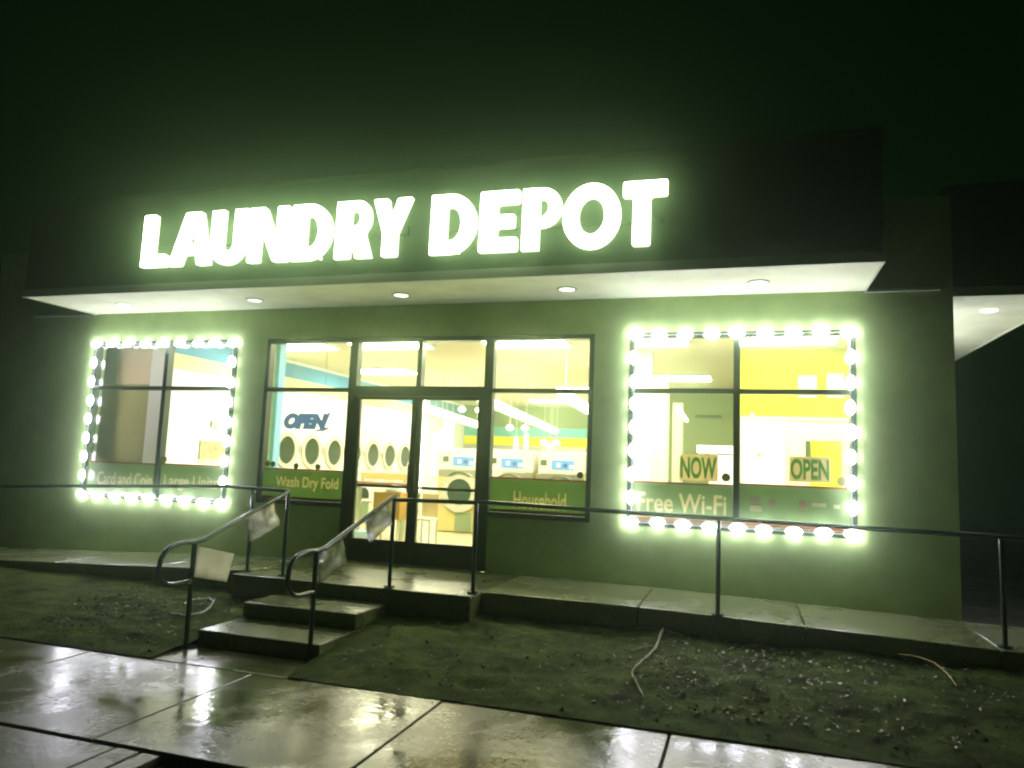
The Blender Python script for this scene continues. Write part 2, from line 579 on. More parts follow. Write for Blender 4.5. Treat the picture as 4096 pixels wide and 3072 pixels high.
def dirt_z(x, y):
    base = 0.02 + max(0.0, (y + 3.28) / 2.0) * 0.20
    n = noise.fractal(Vector((x * 1.3, y * 1.3, 0.3)), 1.0, 2.0, 5) * 0.026
    n += noise.fractal(Vector((x * 7, y * 7, 1.7)), 1.0, 2.0, 4) * 0.017
    n += noise.noise(Vector((x * 17, y * 17, 3.1))) * 0.006
    edge = min(1.0, max(0.0, (y + 3.28) / 0.25))
    hole = math.exp(-(((x + 1.9) / 0.16) ** 2 + ((y + 2.93) / 0.07) ** 2)) * 0.05
    hole += math.exp(-(((x + 0.4) / 0.08) ** 2 + ((y + 2.35) / 0.05) ** 2)) * 0.03
    hole += math.exp(-(((x - 0.2) / 0.09) ** 2 + ((y + 2.1) / 0.05) ** 2)) * 0.03
    mound = math.exp(-(((x + 0.95) / 0.28) ** 2 + ((y + 1.18) / 0.14) ** 2)) * 0.07
    return base - 0.012 + n * (0.25 + 0.75 * edge) - hole + mound

def grid_lines(a, b, step, extra):
    n = int((b - a) / step)
    xs = [a + (b - a) * i / n for i in range(n + 1)]
    xs = [x for x in xs if all(abs(x - e) > step * 0.4 for e in extra)] + list(extra)
    return sorted(xs)
gx = grid_lines(-14, -6.4, 0.15, []) + grid_lines(-6.35, 3.2, 0.034, [-4.53, -3.28]) + grid_lines(3.25, 12, 0.2, [])
gy = grid_lines(-3.282, -1.24, 0.034, [-2.72, -1.55])
gv, gf, idx = [], [], {}
for j, y in enumerate(gy):
    for i, x in enumerate(gx):
        idx[i, j] = len(gv)
        gv.append((x, y, dirt_z(x, y)))
for j in range(len(gy) - 1):
    for i in range(len(gx) - 1):
        cx_, cy_ = (gx[i] + gx[i + 1]) / 2, (gy[j] + gy[j + 1]) / 2
        if -4.53 < cx_ < -3.28 and cy_ < -2.72:
            continue
        gf.append((idx[i, j], idx[i + 1, j], idx[i + 1, j + 1], idx[i, j + 1]))
dirt = MB().add(gv, gf).build('dirt_bed', M['dirt'], smooth=True)
struct(dirt)
for p in dirt.data.polygons:
    p.use_smooth = True

def on_pad(x, y):
    return (-4.6 < x < -3.2 and y < -1.55) or (-5.15 < x < -2.4 and y > -1.66)
g = MB()
for k in range(3600):
    x = random.uniform(-6.6, 2.8)
    y = random.uniform(-3.22, -1.3)
    if on_pad(x, y):
        continue
    d = noise.noise(Vector((x * 0.9, y * 1.6, 5.0)))
    if d < random.uniform(-0.5, 0.45):
        continue
    s = random.choice((0.004, 0.005, 0.006, 0.008, 0.010, 0.016)) * random.uniform(0.7, 1.3)
    c = Vector((x, y, dirt_z(x, y) + s * 0.25))
    pts = []
    for v in ((1, 0, 0), (0, 1, 0), (-1, 0, 0), (0, -1, 0), (0, 0, 0.8), (0, 0, -0.8)):
        pts.append(c + Vector(v) * s * random.uniform(0.6, 1.3) + Vector((random.uniform(-.3, .3), random.uniform(-.3, .3), 0)) * s)
    g.add(pts, [(0, 1, 4), (1, 2, 4), (2, 3, 4), (3, 0, 4), (1, 0, 5), (2, 1, 5), (3, 2, 5), (0, 3, 5)])
gravel = g.build('gravel', M['grain'])
gravel["kind"] = "stuff"
g = MB()
for k in range(1300):
    x = random.gauss(0.1, 0.7) if k % 4 else random.uniform(-6.3, -4.7)
    y = random.uniform(-3.0, -1.32)
    if on_pad(x, y) or x > 2.6:
        continue
    s = random.uniform(0.008, 0.028)
    a, t = random.uniform(0, 6.28), random.uniform(-0.5, 0.5)
    u = Vector((math.cos(a), math.sin(a), t)) * s
    w = Vector((-math.sin(a), math.cos(a), random.uniform(-.6, .6))) * s * random.uniform(0.25, 0.6)
    c = Vector((x, y, dirt_z(x, y) + 0.008 + abs(t) * s))
    h = Vector((0, 0, s * 0.25))
    g.add([c - u, c - w + h, c + u, c + w + h, c + h * 0.2], [(0, 1, 4), (1, 2, 4), (2, 3, 4), (3, 0, 4)])
litter = g.build('leaf_litter', M['grain'])
litter["kind"] = "stuff"

def on_dirt(pts, lift=0.012):
    return [(x, y, dirt_z(x, y) + lift) for x, y in pts]
def dense(pts, n=6):
    out = []
    for a, b in zip(pts[:-1], pts[1:]):
        for k in range(n):
            t = k / n
            out.append(tuple(a[i] * (1 - t) + b[i] * t for i in range(len(a))))
    out.append(pts[-1])
    return out

br = thing('fallen_branch', 'pale crooked branch lying on the dirt below the long railing', 'branch', (-0.7, -2.0, 0.14))
pts = on_dirt(dense([(-0.68, -1.30), (-0.70, -1.81), (-0.77, -2.08), (-0.81, -2.37), (-0.79, -2.47), (-0.72, -2.63), (-0.67, -2.80)]), 0.018)
MB().tube(pts, [(0.012 - 0.006 * i / len(pts)) * random.uniform(0.75, 1.3) for i in range(len(pts))], 7).build('stem', M['twig'], br, smooth=True)
MB().tube(on_dirt(dense([(-0.92, -1.36), (-0.68, -1.33), (-0.50, -1.42)]), 0.02), 0.010, 6).build('twig', M['twig'], br, smooth=True)
MB().tube(on_dirt(dense([(-0.72, -1.72), (-0.86, -1.86), (-0.95, -1.9)]), 0.016), 0.006, 6).build('twig', M['twig'], br, smooth=True)
st = MB().tube([(1.22, -1.36, 0.245), (1.34, -1.45, 0.26), (1.44, -1.56, 0.25), (1.49, -1.72, 0.215), (1.51, -1.90, 0.17)], [0.007, 0.006, 0.006, 0.005, 0.004], 6).build('dry_stem', M['dry_stem'], smooth=True)
tag(st, 'thin dry yellow stem arching over the dirt at far right', 'stem')
hz_ = on_dirt(dense([(-5.33, -2.02), (-5.31, -1.90), (-5.22, -1.79), (-5.08, -1.88), (-4.97, -2.08), (-4.92, -2.27), (-5.03, -2.36), (-5.2, -2.33)], 5), 0.02)
tag(MB().tube(hz_, 0.012, 8).build('hose', M['hose'], smooth=True), 'loop of thin wet hose on the dirt left of the steps', 'hose')
for (x, y, s, lab) in ((-3.0, -2.66, 0.034, 'small yellowish leaf on dirt just right of the bottom step'),
                       (-1.92, -1.88, 0.024, 'tiny pale leaf on dirt between landing and branch'),
                       (-5.71, -3.08, 0.024, 'tiny pale leaf on dirt near the left sidewalk edge')):
    z = dirt_z(x, y) + 0.014
    lf = MB().add([(x - s, y, z), (x, y - s * .5, z + s * .3), (x + s, y, z + .004), (x, y + s * .5, z + s * .25), (x, y, z + s * .1)],
                  [(0, 1, 4), (1, 2, 4), (2, 3, 4), (3, 0, 4)]).build('fallen_leaf', M['leaf'])
    tag(lf, lab, 'leaf')

# ------------------------------------------------------------------ building shell
bld = thing('laundromat', 'low stucco laundromat storefront glowing at night', 'building', (-3.8, 0, 0))
# front wall pieces round the openings
w = MB()
ZB, ZT = -0.2, 3.6
for x0, x1, z0, z1 in ((-11, -8.98, ZB, ZT), (-8.98, -6.52, ZB, 1.0), (-8.98, -6.52, 3.21, ZT), (-6.52, -6.05, ZB, ZT),
                       (-6.05, -4.795, ZB, 1.06), (-6.05, -1.64, 3.21, ZT), (-4.795, -2.855, ZB, 0.405), (-2.855, -1.64, ZB, 1.06),
                       (-1.64, -1.23, ZB, ZT), (-1.23, 1.11, ZB, 1.06), (-1.23, 1.11, 3.21, ZT), (1.11, 2.02, ZB, ZT)):
    w.box(x0, x1, 0.0, 0.2, z0, z1)
w.box(-11, 2.02, 0.0, 0.2, 3.6, 4.6)
w.build('wall', M['stucco'], bld)
w = MB()
w.box(1.82, 2.02, 0.2, 1.0, ZB, 4.6).box(1.82, 2.02, 1.0, 3.2, ZB, 1.06).box(1.82, 2.02, 1.0, 3.2, 3.21, 4.6).box(1.82, 2.02, 3.2, 13.2, ZB, 4.6)
w.build('wall', M['stucco'], bld)
MB().box(-11, -10.8, 0.2, 13.2, ZB, 4.6).build('wall', M['stucco'], bld)
MB().box(-10.8, 1.82, 13.0, 13.2, ZB, 4.6).build('wall', M['white_wall'], bld)
MB().box(-10.8, 1.82, 0.2, 13.0, 3.6, 3.75).build('roof', M['fascia'], bld)
MB().box(-10.8, 1.82, 0.2, 13.0, 0.25, 0.42).build('floor', M['floor_tile'], bld)
MB().box(-10.8, 1.82, 0.2, 13.0, 3.5, 3.598).build('ceiling', M['ceiling'], bld)
# thin lit ledge carrying the soffit line past both canopy ends
MB().box(1.205, 1.9, -0.03, -0.002, 3.60, 3.63).build('ledge', M['trim'], bld)
MB().box(-10.2, -9.005, -0.03, -0.002, 3.60, 3.63).build('ledge', M['trim'], bld)

# canopy: soffit, fascia carrying the sign, drip edge and recessed lights
can = MB().box(-9.0, 1.2, -1.15, -0.003, 3.62, 3.70).build('canopy', M['soffit'], bld)
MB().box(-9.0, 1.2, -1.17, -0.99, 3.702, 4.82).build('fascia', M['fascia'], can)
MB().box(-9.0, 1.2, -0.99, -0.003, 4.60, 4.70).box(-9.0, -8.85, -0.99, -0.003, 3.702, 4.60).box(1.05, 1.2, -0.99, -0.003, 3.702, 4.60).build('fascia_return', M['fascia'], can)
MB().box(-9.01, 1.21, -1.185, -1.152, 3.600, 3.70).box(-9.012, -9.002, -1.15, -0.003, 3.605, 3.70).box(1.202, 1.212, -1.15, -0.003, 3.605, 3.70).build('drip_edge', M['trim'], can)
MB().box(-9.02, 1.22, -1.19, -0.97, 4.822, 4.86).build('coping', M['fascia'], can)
for x in (-7.98, -5.91, -3.87, -1.86, 0.14):
    MB().disc((x, -0.53, 3.612), 'z', 0.0, 0.085, 0.007, 28).build('recessed_light', M['lamp_lens'], can, smooth=True)
    MB().disc((x, -0.53, 3.608), 'z', 0.086, 0.11, 0.011, 28).build('light_ring', M['trim'], can, smooth=True)
can2 = MB().box(2.03, 3.2, 0.3, 7.0, 3.62, 3.70).build('canopy', M['soffit'], bld)
MB().box(2.03, 3.2, 0.3, 7.0, 3.702, 4.82).build('fascia', M['fascia'], can2)
MB().box(3.202, 3.215, 0.3, 7.0, 3.60, 3.70).box(2.03, 3.215, 0.285, 0.298, 3.60, 3.70).build('drip_edge', M['trim'], can2)
MB().disc((2.65, 1.13, 3.612), 'z', 0.0, 0.085, 0.007, 28).build('recessed_light', M['lamp_lens'], can2, smooth=True)
MB().disc((2.65, 4.3, 3.612), 'z', 0.0, 0.085, 0.007, 28).build('recessed_light', M['lamp_lens'], can2, smooth=True)

# windows and storefront
FY0, FY1 = -0.012, 0.10
def window(x0, x1, z0, z1, xm, zm):
    f = MB()
    t = 0.055
    f.box(x0, x1, FY0, FY1, z1 - t, z1).box(x0, x1, FY0, FY1, z0, z0 + t)
    f.box(x0, x0 + t, FY0, FY1, z0 + t, z1 - t).box(x1 - t, x1, FY0, FY1, z0 + t, z1 - t)
    o = f.build('window', M['frame'], bld)
    MB().box(xm - 0.033, xm + 0.033, FY0 + .003, FY1, z0 + t, z1 - t).build('mullion', M['frame'], o)
    MB().box(x0 + t, xm - 0.033, FY0 + .006, FY1, zm - 0.026, zm + 0.026).box(xm + 0.033, x1 - t, FY0 + .006, FY1, zm - 0.026, zm + 0.026).build('transom', M['frame'], o)
    for a, b in ((x0 + t, xm - 0.033), (xm + 0.033, x1 - t)):
        for c, d in ((z0 + t, zm - 0.026), (zm + 0.026, z1 - t)):
            MB().box(a, b, 0.030, 0.036, c, d).build('pane', M['pane'], o)
    return o
def band(o, x0, x1, z0, z1, bottom=True):
    """Green vinyl strip with red-brown border lines on the inside of the glass."""
    v = MB().box(x0, x1, 0.040, 0.044, z0, z1 - 0.022).build('vinyl_strip', M['vinyl'], o)
    b = MB().box(x0, x1, 0.040, 0.044, z1 - 0.021, z1)
    if bottom:
        b.box(x0, x1, 0.036, 0.0395, z0, z0 + 0.035)
    b.build('border_line', M['vinyl_red'], o)
    return v
def outline_loops(me):
    """Boundary loops of a flat filled mesh in the x-z plane."""
    bm = bmesh.new()
    bm.from_mesh(me)
    bmesh.ops.remove_doubles(bm, verts=bm.verts, dist=1e-5)
    nxt = {}
    for e in bm.edges:
        if len(e.link_faces) == 1:
            a_, b_ = e.verts
            nxt.setdefault(a_.index, []).append(b_.index)
            nxt.setdefault(b_.index, []).append(a_.index)
    co = {v.index: (v.co.x, v.co.z) for v in bm.verts}
    bm.free()
    loops, left = [], set(nxt)
    while left:
        st_ = left.pop()
        lp, prev, cur = [st_], None, st_
        while True:
            opts = [n for n in nxt[cur] if n != prev and (n in left or n == st_)]
            if not opts or opts[0] == st_:
                break
            prev, cur = cur, opts[0]
            left.discard(cur)
            lp.append(cur)
        if len(lp) > 3:
            loops.append([co[i] for i in lp])
    return loops
def words(o, v, s, x0, x1, z0, z1, bold=0.016, yy=0.042, base='vinyl', ink='vinyl_text'):
    """Lettering let into the vinyl strip v: the strip is left open where the letters are."""
    flat = text_mesh(s, x1 - x0, z1 - z0, 0.0, 'lettering', bold)
    loops = [[(x + x0, z + z0) for x, z in lp] for lp in outline_loops(flat)]
    org = world_origin(v)
    cs = [(c.co.x + org.x, c.co.z + org.z) for c in v.data.vertices]
    xa, xb = min(c[0] for c in cs), max(c[0] for c in cs)
    za, zb = min(c[1] for c in cs), max(c[1] for c in cs)
    me = flat_shape([[(xa - org.x, za - org.z), (xb - org.x, za - org.z), (xb - org.x, zb - org.z), (xa - org.x, zb - org.z)]]
                    + [[(x - org.x, z - org.z) for x, z in lp] for lp in loops], 0.003, 'vinyl_strip')
    me.transform(Matrix.Translation((0, yy - org.y, 0)))
    me.materials.clear()
    me.materials.append(M[base])
    v.data = me
    me2 = flat_shape([[(x - org.x, z - org.z) for x, z in lp] for lp in loops], 0.002, 'lettering')
    me2.transform(Matrix.Translation((0, yy - org.y, 0)))
    me2.materials.clear()
    me2.materials.append(M[ink])
    link('lettering', me2, o)
def spot(o, x, z, r=0.045):
    MB().disc((x, 0.037, z), 'y', 0, r, 0.003, 24).build('round_sticker', M['disc'], o)

wl = window(-8.98, -6.52, 1.0, 3.21, -7.68, 2.545)
v1 = band(wl, -8.92, -7.715, 1.06, 1.50, False)
v2 = band(wl, -7.645, -6.58, 1.06, 1.51, False)
words(wl, v1, 'Card and Coin', -8.74, -7.78, 1.17, 1.36)
words(wl, v2, 'Large Units', -7.58, -6.70, 1.15, 1.36)
spot(wl, -7.605, 1.56)
wr = window(-1.23, 1.11, 1.06, 3.21, -0.07, 2.555)
v1 = band(wr, -1.17, -0.105, 1.12, 1.55)
band(wr, -0.035, 1.05, 1.12, 1.57)
words(wr, v1, 'Free Wi-Fi', -1.12, -0.17, 1.22, 1.43)
for x, z, rx, rz in ((0.12, 1.40, .05, .035), (0.13, 1.31, .06, .03), (0.29, 1.38, .032, .036), (0.60, 1.37, .038, .048), (0.75, 1.38, .07, .02), (0.92, 1.37, .03, .02)):
    MB().box(x - rx, x + rx, 0.036, 0.0395, z - rz, z + rz).build('printed_icon', M['vinyl_icon'] if rz > .034 else M['vinyl_text'], wr, bevel=0.0)
spot(wr, -0.175, 1.625)
spot(wr, 0.97, 1.63)

sf = MB()
t = 0.055
sf.box(-6.05, -1.64, FY0, FY1, 3.155, 3.21)                                   # head
sf.box(-6.05, -5.995, FY0, FY1, 1.115, 3.155).box(-1.695, -1.64, FY0, FY1, 1.115, 3.155)
sf.box(-6.05, -4.795, FY0, FY1, 1.06, 1.115).box(-2.855, -1.64, FY0, FY1, 1.06, 1.115)   # sills
sf.box(-4.795, -4.685, FY0, FY1, 0.425, 3.155).box(-2.965, -2.855, FY0, FY1, 0.425, 3.155)   # door jambs
sf.box(-4.685, -2.965, FY0, FY1, 2.465, 2.59)                                  # door head
sf.box(-3.855, -3.795, FY0, FY1, 2.59, 3.155)
sf.box(-5.995, -4.795, FY0 + .004, FY1, 2.515, 2.565).box(-2.855, -1.695, FY0 + .004, FY1, 2.52, 2.57)
sf.box(-4.685, -2.965, -0.02, 0.12, 0.405, 0.424)
store = sf.build('storefront_frame', M['frame'], bld)
for a, b, c, d in ((-5.995, -4.795, 2.565, 3.155), (-5.995, -4.795, 1.115, 2.515), (-2.855, -1.695, 2.57, 3.155), (-2.855, -1.695, 1.115, 2.52),
                   (-4.685, -3.855, 2.59, 3.155), (-3.795, -2.965, 2.59, 3.155)):
    MB().box(a, b, 0.030, 0.036, c, d).build('pane', M['pane'], store)
v1 = band(store, -5.99, -4.80, 1.117, 1.515)
v2 = band(store, -2.85, -1.70, 1.117, 1.525)
words(store, v1, 'Wash Dry Fold', -5.80, -4.88, 1.235, 1.415)
words(store, v2, 'Household', -2.56, -1.93, 1.17, 1.37)
for x, z in ((-5.94, 1.565), (-5.86, 1.56), (-5.51, 1.55), (-5.19, 1.55), (-1.775, 1.585)):
    spot(store, x, z, 0.038)
for s, (a, b) in ((1, (-4.68, -3.838)), (-1, (-3.832, -2.97))):
    meet = b if s == 1 else a
    d = MB()
    d.box(a, b, 0.0, 0.05, 0.428, 0.70).box(a, b, 0.0, 0.05, 2.42, 2.462)
    d.box(a, a + .062, 0.0, 0.05, 0.70, 2.42).box(b - .062, b, 0.0, 0.05, 0.70, 2.42)
    door = d.build('door', M['frame'], bld)
    MB().box(a + .062, b - .062, 0.022, 0.028, 0.70, 2.42).build('pane', M['pane'], door)
    hx = meet - s * 0.035
    MB().tube([(hx, -0.045, 1.30), (hx, -0.06, 1.34), (hx, -0.06, 1.60), (hx, -0.045, 1.64)], 0.014, 8).build('handle', M['frame'], door, smooth=True)
    MB().box(a + .062, b - .062, 0.052, 0.075, 1.33, 1.365).build('push_bar', M['frame'], door)

# side window on the right-hand return wall
sw = MB()
sw.box(1.93, 2.03, 1.0, 3.2, 3.155, 3.21).box(1.93, 2.03, 1.0, 3.2, 1.06, 1.115).box(1.93, 2.03, 1.0, 1.055, 1.115, 3.155).box(1.93, 2.03, 3.145, 3.2, 1.115, 3.155)
swo = sw.build('window', M['frame'], bld)
MB().box(1.975, 1.981, 1.055, 3.145, 1.115, 3.155).build('pane', M['pane'], swo)

# interior partitions and painted bands
MB().box(-8.35, -8.2, 0.62, 12.99, 0.425, 3.495).build('partition', M['white_wall'], bld)
p = MB().box(-8.42, -8.18, 0.50, 0.615, 0.425, 3.495).build('partition_end', M['cream_wall'], bld)
MB().box(-8.199, -8.194, 0.62, 12.98, 3.16, 3.44).build('painted_band', M['blue_band'], bld)
MB().box(-8.199, -8.194, 0.62, 12.98, 2.93, 3.158).build('painted_band', M['pale_yellow'], bld)
MB().box(-10.79, -8.425, 0.52, 0.60, 0.425, 2.66).build('partition', M['brown_wall'], bld)
MB().box(-9.08, -8.425, 0.52, 0.60, 2.662, 3.49).build('partition', M['tan_wall'], bld)
MB().box(-10.79, -9.082, 0.51, 0.60, 2.662, 3.49).build('partition', M['sage_wall'], bld)
MB().box(-6.42, -6.27, 0.6, 0.75, 0.425, 3.495).build('pilaster', M['lightblue_wall'], bld)
MB().box(-8.19, 1.81, 12.97, 12.99, 2.57, 2.84).build('painted_band', M['teal_wall'], bld)
MB().box(-8.19, 1.81, 12.97, 12.99, 2.30, 2.565).build('painted_band', M['yellow_wall'], bld)
MB().box(-8.19, 1.81, 12.97, 12.99, 2.04, 2.295).build('painted_band', M['gray_wall'], bld)
MB().box(-8.19, 1.81, 12.97, 12.99, 2.845, 3.49).build('painted_band', M['sage_wall'], bld)
# right-hand room behind the lit window
MB().box(-0.04, 1.81, 3.0, 3.12, 2.525, 3.495).build('partition', M['yellow_wall'], bld)
MB().box(-0.04, 1.81, 3.0, 3.12, 0.425, 2.46).build('partition', M['cream_wall'], bld)
MB().box(-0.04, 1.81, 2.985, 3.12, 2.463, 2.522).build('rail_moulding', M['gray_wall'], bld)
MB().box(0.91, 1.31, 2.985, 2.997, 1.2, 2.185).build('painted_panel', M['yellow_wall'], bld)
MB().box(0.845, 0.905, 2.95, 2.998, 1.86, 2.18).build('dark_post', M['gasket'], bld)
dr = MB().box(-0.03, 0.57, 2.96, 2.998, 0.43, 2.45).build('white_door', M['white_wall'], bld)
MB().box(0.185, 0.245, 2.94, 2.958, 1.955, 1.985).build('nameplate', M['machine_tan'], dr)
MB().box(0.095, 0.15, 2.93, 2.998, 2.452, 2.56).build('door_closer', M['white_wall'], dr)
for x0, x1, z0, z1 in ((0.75, 1.0, 2.80, 3.12), (1.13, 1.36, 2.80, 3.15)):
    MB().box(x0, x1, 2.98, 2.998, z0, z1).build('wall_plate', M['cream_wall'], bld)
MB().box(-1.34, -1.09, 3.0, 3.3, 0.425, 3.07).build('column', M['cream_wall'], bld)
MB().box(-1.05, -0.90, 3.4, 3.6, 0.425, 2.74).build('column', M['cream_wall'], bld)
MB().box(-1.72, -1.345, 3.05, 3.25, 0.425, 3.495).build('column', M['white_wall'], bld)
MB().box(-1.9, 0.4, 8.0, 8.1, 0.425, 3.495).build('partition', M['sage_wall'], bld)
MB().box(-0.98, -0.44, 7.96, 7.995, 2.86, 2.92).build('shelf_line', M['gasket'], bld)

# ------------------------------------------------------------------ sign
sign = thing('channel_letter_sign', 'large glowing white channel letters above the canopy', 'sign', (-3.9, -1.25, 3.87))
H = 0.665
def arc(cx, cz, rx, rz, a0, a1, n=14):
    return [(cx + rx * math.cos(math.radians(a0 + (a1 - a0) * k / n)), cz + rz * math.sin(math.radians(a0 + (a1 - a0) * k / n))) for k in range(n + 1)]
def z_(*ps):
    return [(x, 3.87 + h * H) for x, h in ps]
def D_shape(x0, x1, st):
    r = 0.5 * H
    cz = 3.87 + r
    outer = fillet(z_((x0, 1), (x0, 0)), 0) if False else None
    o = [(x0, 3.87 + H), (x0, 3.87)] + arc(x1 - 0.30, cz, 0.30, r, -90, 90, 18)
    i = [(x0 + st, 3.87 + H - .155), (x0 + st, 3.87 + .155)] + arc(x1 - 0.30, cz, 0.115, r - .155, -90, 90, 14)
    return [o, i]
letters = []
letters.append([fillet(z_((-7.02, 1), (-7.02, 0), (-6.63, 0), (-6.63, .25), (-6.82, .25), (-6.82, 1)), .03)])
letters.append([fillet(z_((-6.61, 0), (-6.40, 1), (-6.155, 1), (-5.99, 0), (-6.19, 0), (-6.215, .20), (-6.375, .20), (-6.41, 0)), .03),
                z_((-6.335, .42), (-6.275, .70), (-6.24, .42))])
u_o = [(-6.02, 3.87 + H), (-6.02, 3.87 + .245)] + arc(-5.765, 3.87 + .245, .255, .255, 180, 360, 18) + [(-5.51, 3.87 + H), (-5.70, 3.87 + H), (-5.70, 3.87 + .25)] \
      + arc(-5.765, 3.87 + .25, .065, .085, 0, -180, 10) + [(-5.83, 3.87 + H)]
letters.append([u_o])
letters.append([fillet(z_((-5.49, 0), (-5.49, 1), (-5.27, 1), (-5.12, .48), (-5.12, 1), (-4.945, 1), (-4.945, 0), (-5.14, 0), (-5.315, .56), (-5.315, 0)), .03)])
letters.append(D_shape(-4.91, -4.385, .20))
def P_bowl(x0, x1, bz):
    r = (3.87 + H - bz) / 2
    return arc(x1 - r * 0.85, bz + r, r * 0.85, r, -90, 90, 14)
ro = [(-4.345, 3.87 + H), (-4.345, 3.87), (-4.15, 3.87), (-4.15, 3.87 + .24), (-4.085, 3.87), (-3.875, 3.87), (-3.965, 3.87 + .27)] + arc(-4.06, 3.87 + H - .205, .155, .205, -50, 90, 14)
ri = [(-4.15, 3.87 + H - .13), (-4.15, 3.87 + H - .285)] + arc(-4.10, 3.87 + H - .2075, .05, .0775, -90, 90, 10)
letters.append([ro, ri])
letters.append([fillet(z_((-3.895, 1), (-3.765, .40), (-3.765, 0), (-3.575, 0), (-3.575, .40), (-3.41, 1), (-3.60, 1), (-3.665, .66), (-3.70, 1)), .03)])
letters.append(D_shape(-3.20, -2.67, .20))
letters.append([fillet(z_((-2.645, 1), (-2.645, 0), (-2.215, 0), (-2.215, .24), (-2.44, .24), (-2.44, .38), (-2.25, .38), (-2.25, .61), (-2.44, .61), (-2.44, .76), (-2.205, .76), (-2.205, 1)), .03)])
po = [(-2.18, 3.87 + H), (-2.18, 3.87), (-1.985, 3.87), (-1.985, 3.87 + .235)] + arc(-1.97, 3.87 + H - .215, .215, .215, -88, 90, 16)
pi_ = [(-1.985, 3.87 + H - .13), (-1.985, 3.87 + H - .30)] + arc(-1.975, 3.87 + H - .215, .07, .085, -90, 90, 10)
letters.append([po, pi_])
letters.append([arc(-1.455, 3.87 + H / 2, .30, H / 2 + .012, 0, 345, 31), arc(-1.455, 3.87 + H / 2, .125, H / 2 - .15, 0, 345, 23)])
letters.append([fillet(z_((-1.15, 1), (-1.15, .74), (-1.05, .74), (-1.05, 0), (-.865, 0), (-.865, .74), (-.705, .74), (-.705, 1)), .03)])
so = Vector(sign.location)
sign.location.z -= 0.023
sign.rotation_euler.y = 0.0075          # the row of letters sits a touch lower at its right end
for lp in letters:
    me = flat_shape([[(x - so.x, z - so.z) for x, z in l] for l in lp], 0.05, 'letter', 0.004, -0.010)
    me.materials.clear()
    me.materials.append(M['sign_return'])
    me.materials.append(M['sign_face'])
    lo = min(v.co.y for v in me.vertices)
    for pl in me.polygons:
        pl.material_index = 1 if abs(pl.normal.y) > 0.9 and pl.center.y < lo + 0.02 else 0
    o = link('letter', me, sign, (0, 0, 0))
    o.location.y = -1.27 - so.y
for x in (-6.9, -6.7, -6.55, -6.05, -5.77, -5.4, -5.0, -4.8, -4.5, -4.25, -3.95, -3.67, -3.1, -2.85, -2.55, -2.3, -2.08, -1.5, -1.4, -.95):
    MB().tube([(x, -1.30, 3.872), (x, -1.30, 3.852)], 0.012, 8).build('drain_tab', M['sign_face'], sign)
m = MB()
m.box(-7.0, -3.5, -1.22, -1.172, 4.12, 4.22).box(-3.18, -.75, -1.22, -1.172, 4.12, 4.22)
m.build('raceway', M['fascia'], sign)

# ------------------------------------------------------------------ LED strings round the windows
def led_mesh(axis):
    b = MB()
    rx, rz = (0.080, 0.046) if axis == 'h' else (0.046, 0.074)
    b.ball((0, 0, 0), rx, 0.026, rz, 14, 8)
    me = b.mesh('led_module', M['led'], smooth=True)
    return me
LH, LV = led_mesh('h'), led_mesh('v')
def led_string(label, x0, x1, z0, z1, nh, nv, group, rot=None):
    root = thing('led_light_string', label, 'string lights', (x0, -0.045, z0), group)
    W_, Hh = x1 - x0, z1 - z0
    spots = []
    for k in range(nh):
        spots += [(W_ * k / (nh - 1), 0, 'h'), (W_ * k / (nh - 1), Hh, 'h')]
    for k in range(1, nv - 1):
        spots += [(0, Hh * k / (nv - 1), 'v'), (W_, Hh * k / (nv - 1), 'v')]
    for dx, dz, ax in spots:
        link('led_module', LH if ax == 'h' else LV, root, (dx + random.uniform(-.012, .012), random.uniform(-.004, .004), dz + random.uniform(-.01, .01)))
    me = MB().tube([(0, .015, 0), (W_, .015, 0), (W_, .015, Hh), (0, .015, Hh), (0, .015, 0)], 0.009, 6).mesh('cable', M['wire'])
    link('cable', me, root)
    if rot:
        root.location = rot[0]
        root.rotation_euler.z = rot[1]
    return root
led_string('white LED string framing the window at the left end of the facade', -8.93, -6.57, 1.03, 3.165, 9, 9, 'LED strings framing windows')
led_string('white LED string framing the window with NOW and OPEN posters', -1.175, 1.055, 1.10, 3.18, 9, 9, 'LED strings framing windows')
led_string('white LED string round the side window beyond the right corner', 0, 2.1, 0, 2.05, 9, 9, 'LED strings framing windows', ((2.065, 1.05, 1.1), math.pi / 2))

# ------------------------------------------------------------------ posters and open sign in the windows
def poster(s, x0, x1, z0, z1, label):
    o = thing('poster', label, 'poster', ((x0 + x1) / 2, 0.05, z0))
    sh = MB().box(x0, x1, 0.048, 0.052, z0, z1).build('sheet', M['poster'], o)
    dx_, dz_ = (x1 - x0) * .035, (z1 - z0) * .09
    words(o, sh, s, x0 + dx_, x1 - dx_, z0 + dz_, z1 - dz_, 0.032, 0.05, 'poster', 'poster_ink')
poster('NOW', -0.67, -0.26, 1.575, 1.86, 'tan poster reading NOW in green capitals')
poster('OPEN', 0.465, 0.865, 1.61, 1.875, 'tan poster reading OPEN in green capitals')
osn = thing('open_sign', 'dusky blue slanted OPEN sign hanging behind the left sidelight', 'sign', (-5.47, 0.13, 2.02))
put(text_mesh('OPEN', 0.66, 0.21, 0.02, 'lettering', 0.09, 0.25, 0.92), 'lettering', M['open_blue'], osn, (-5.80, 0.13, 2.03))
MB().tube([(-5.72, 0.13, 2.25), (-5.70, 0.13, 3.15)], 0.003, 6).tube([(-5.22, 0.13, 2.24), (-5.22, 0.13, 3.15)], 0.003, 6).build('hanging_wire', M['wire'], osn)
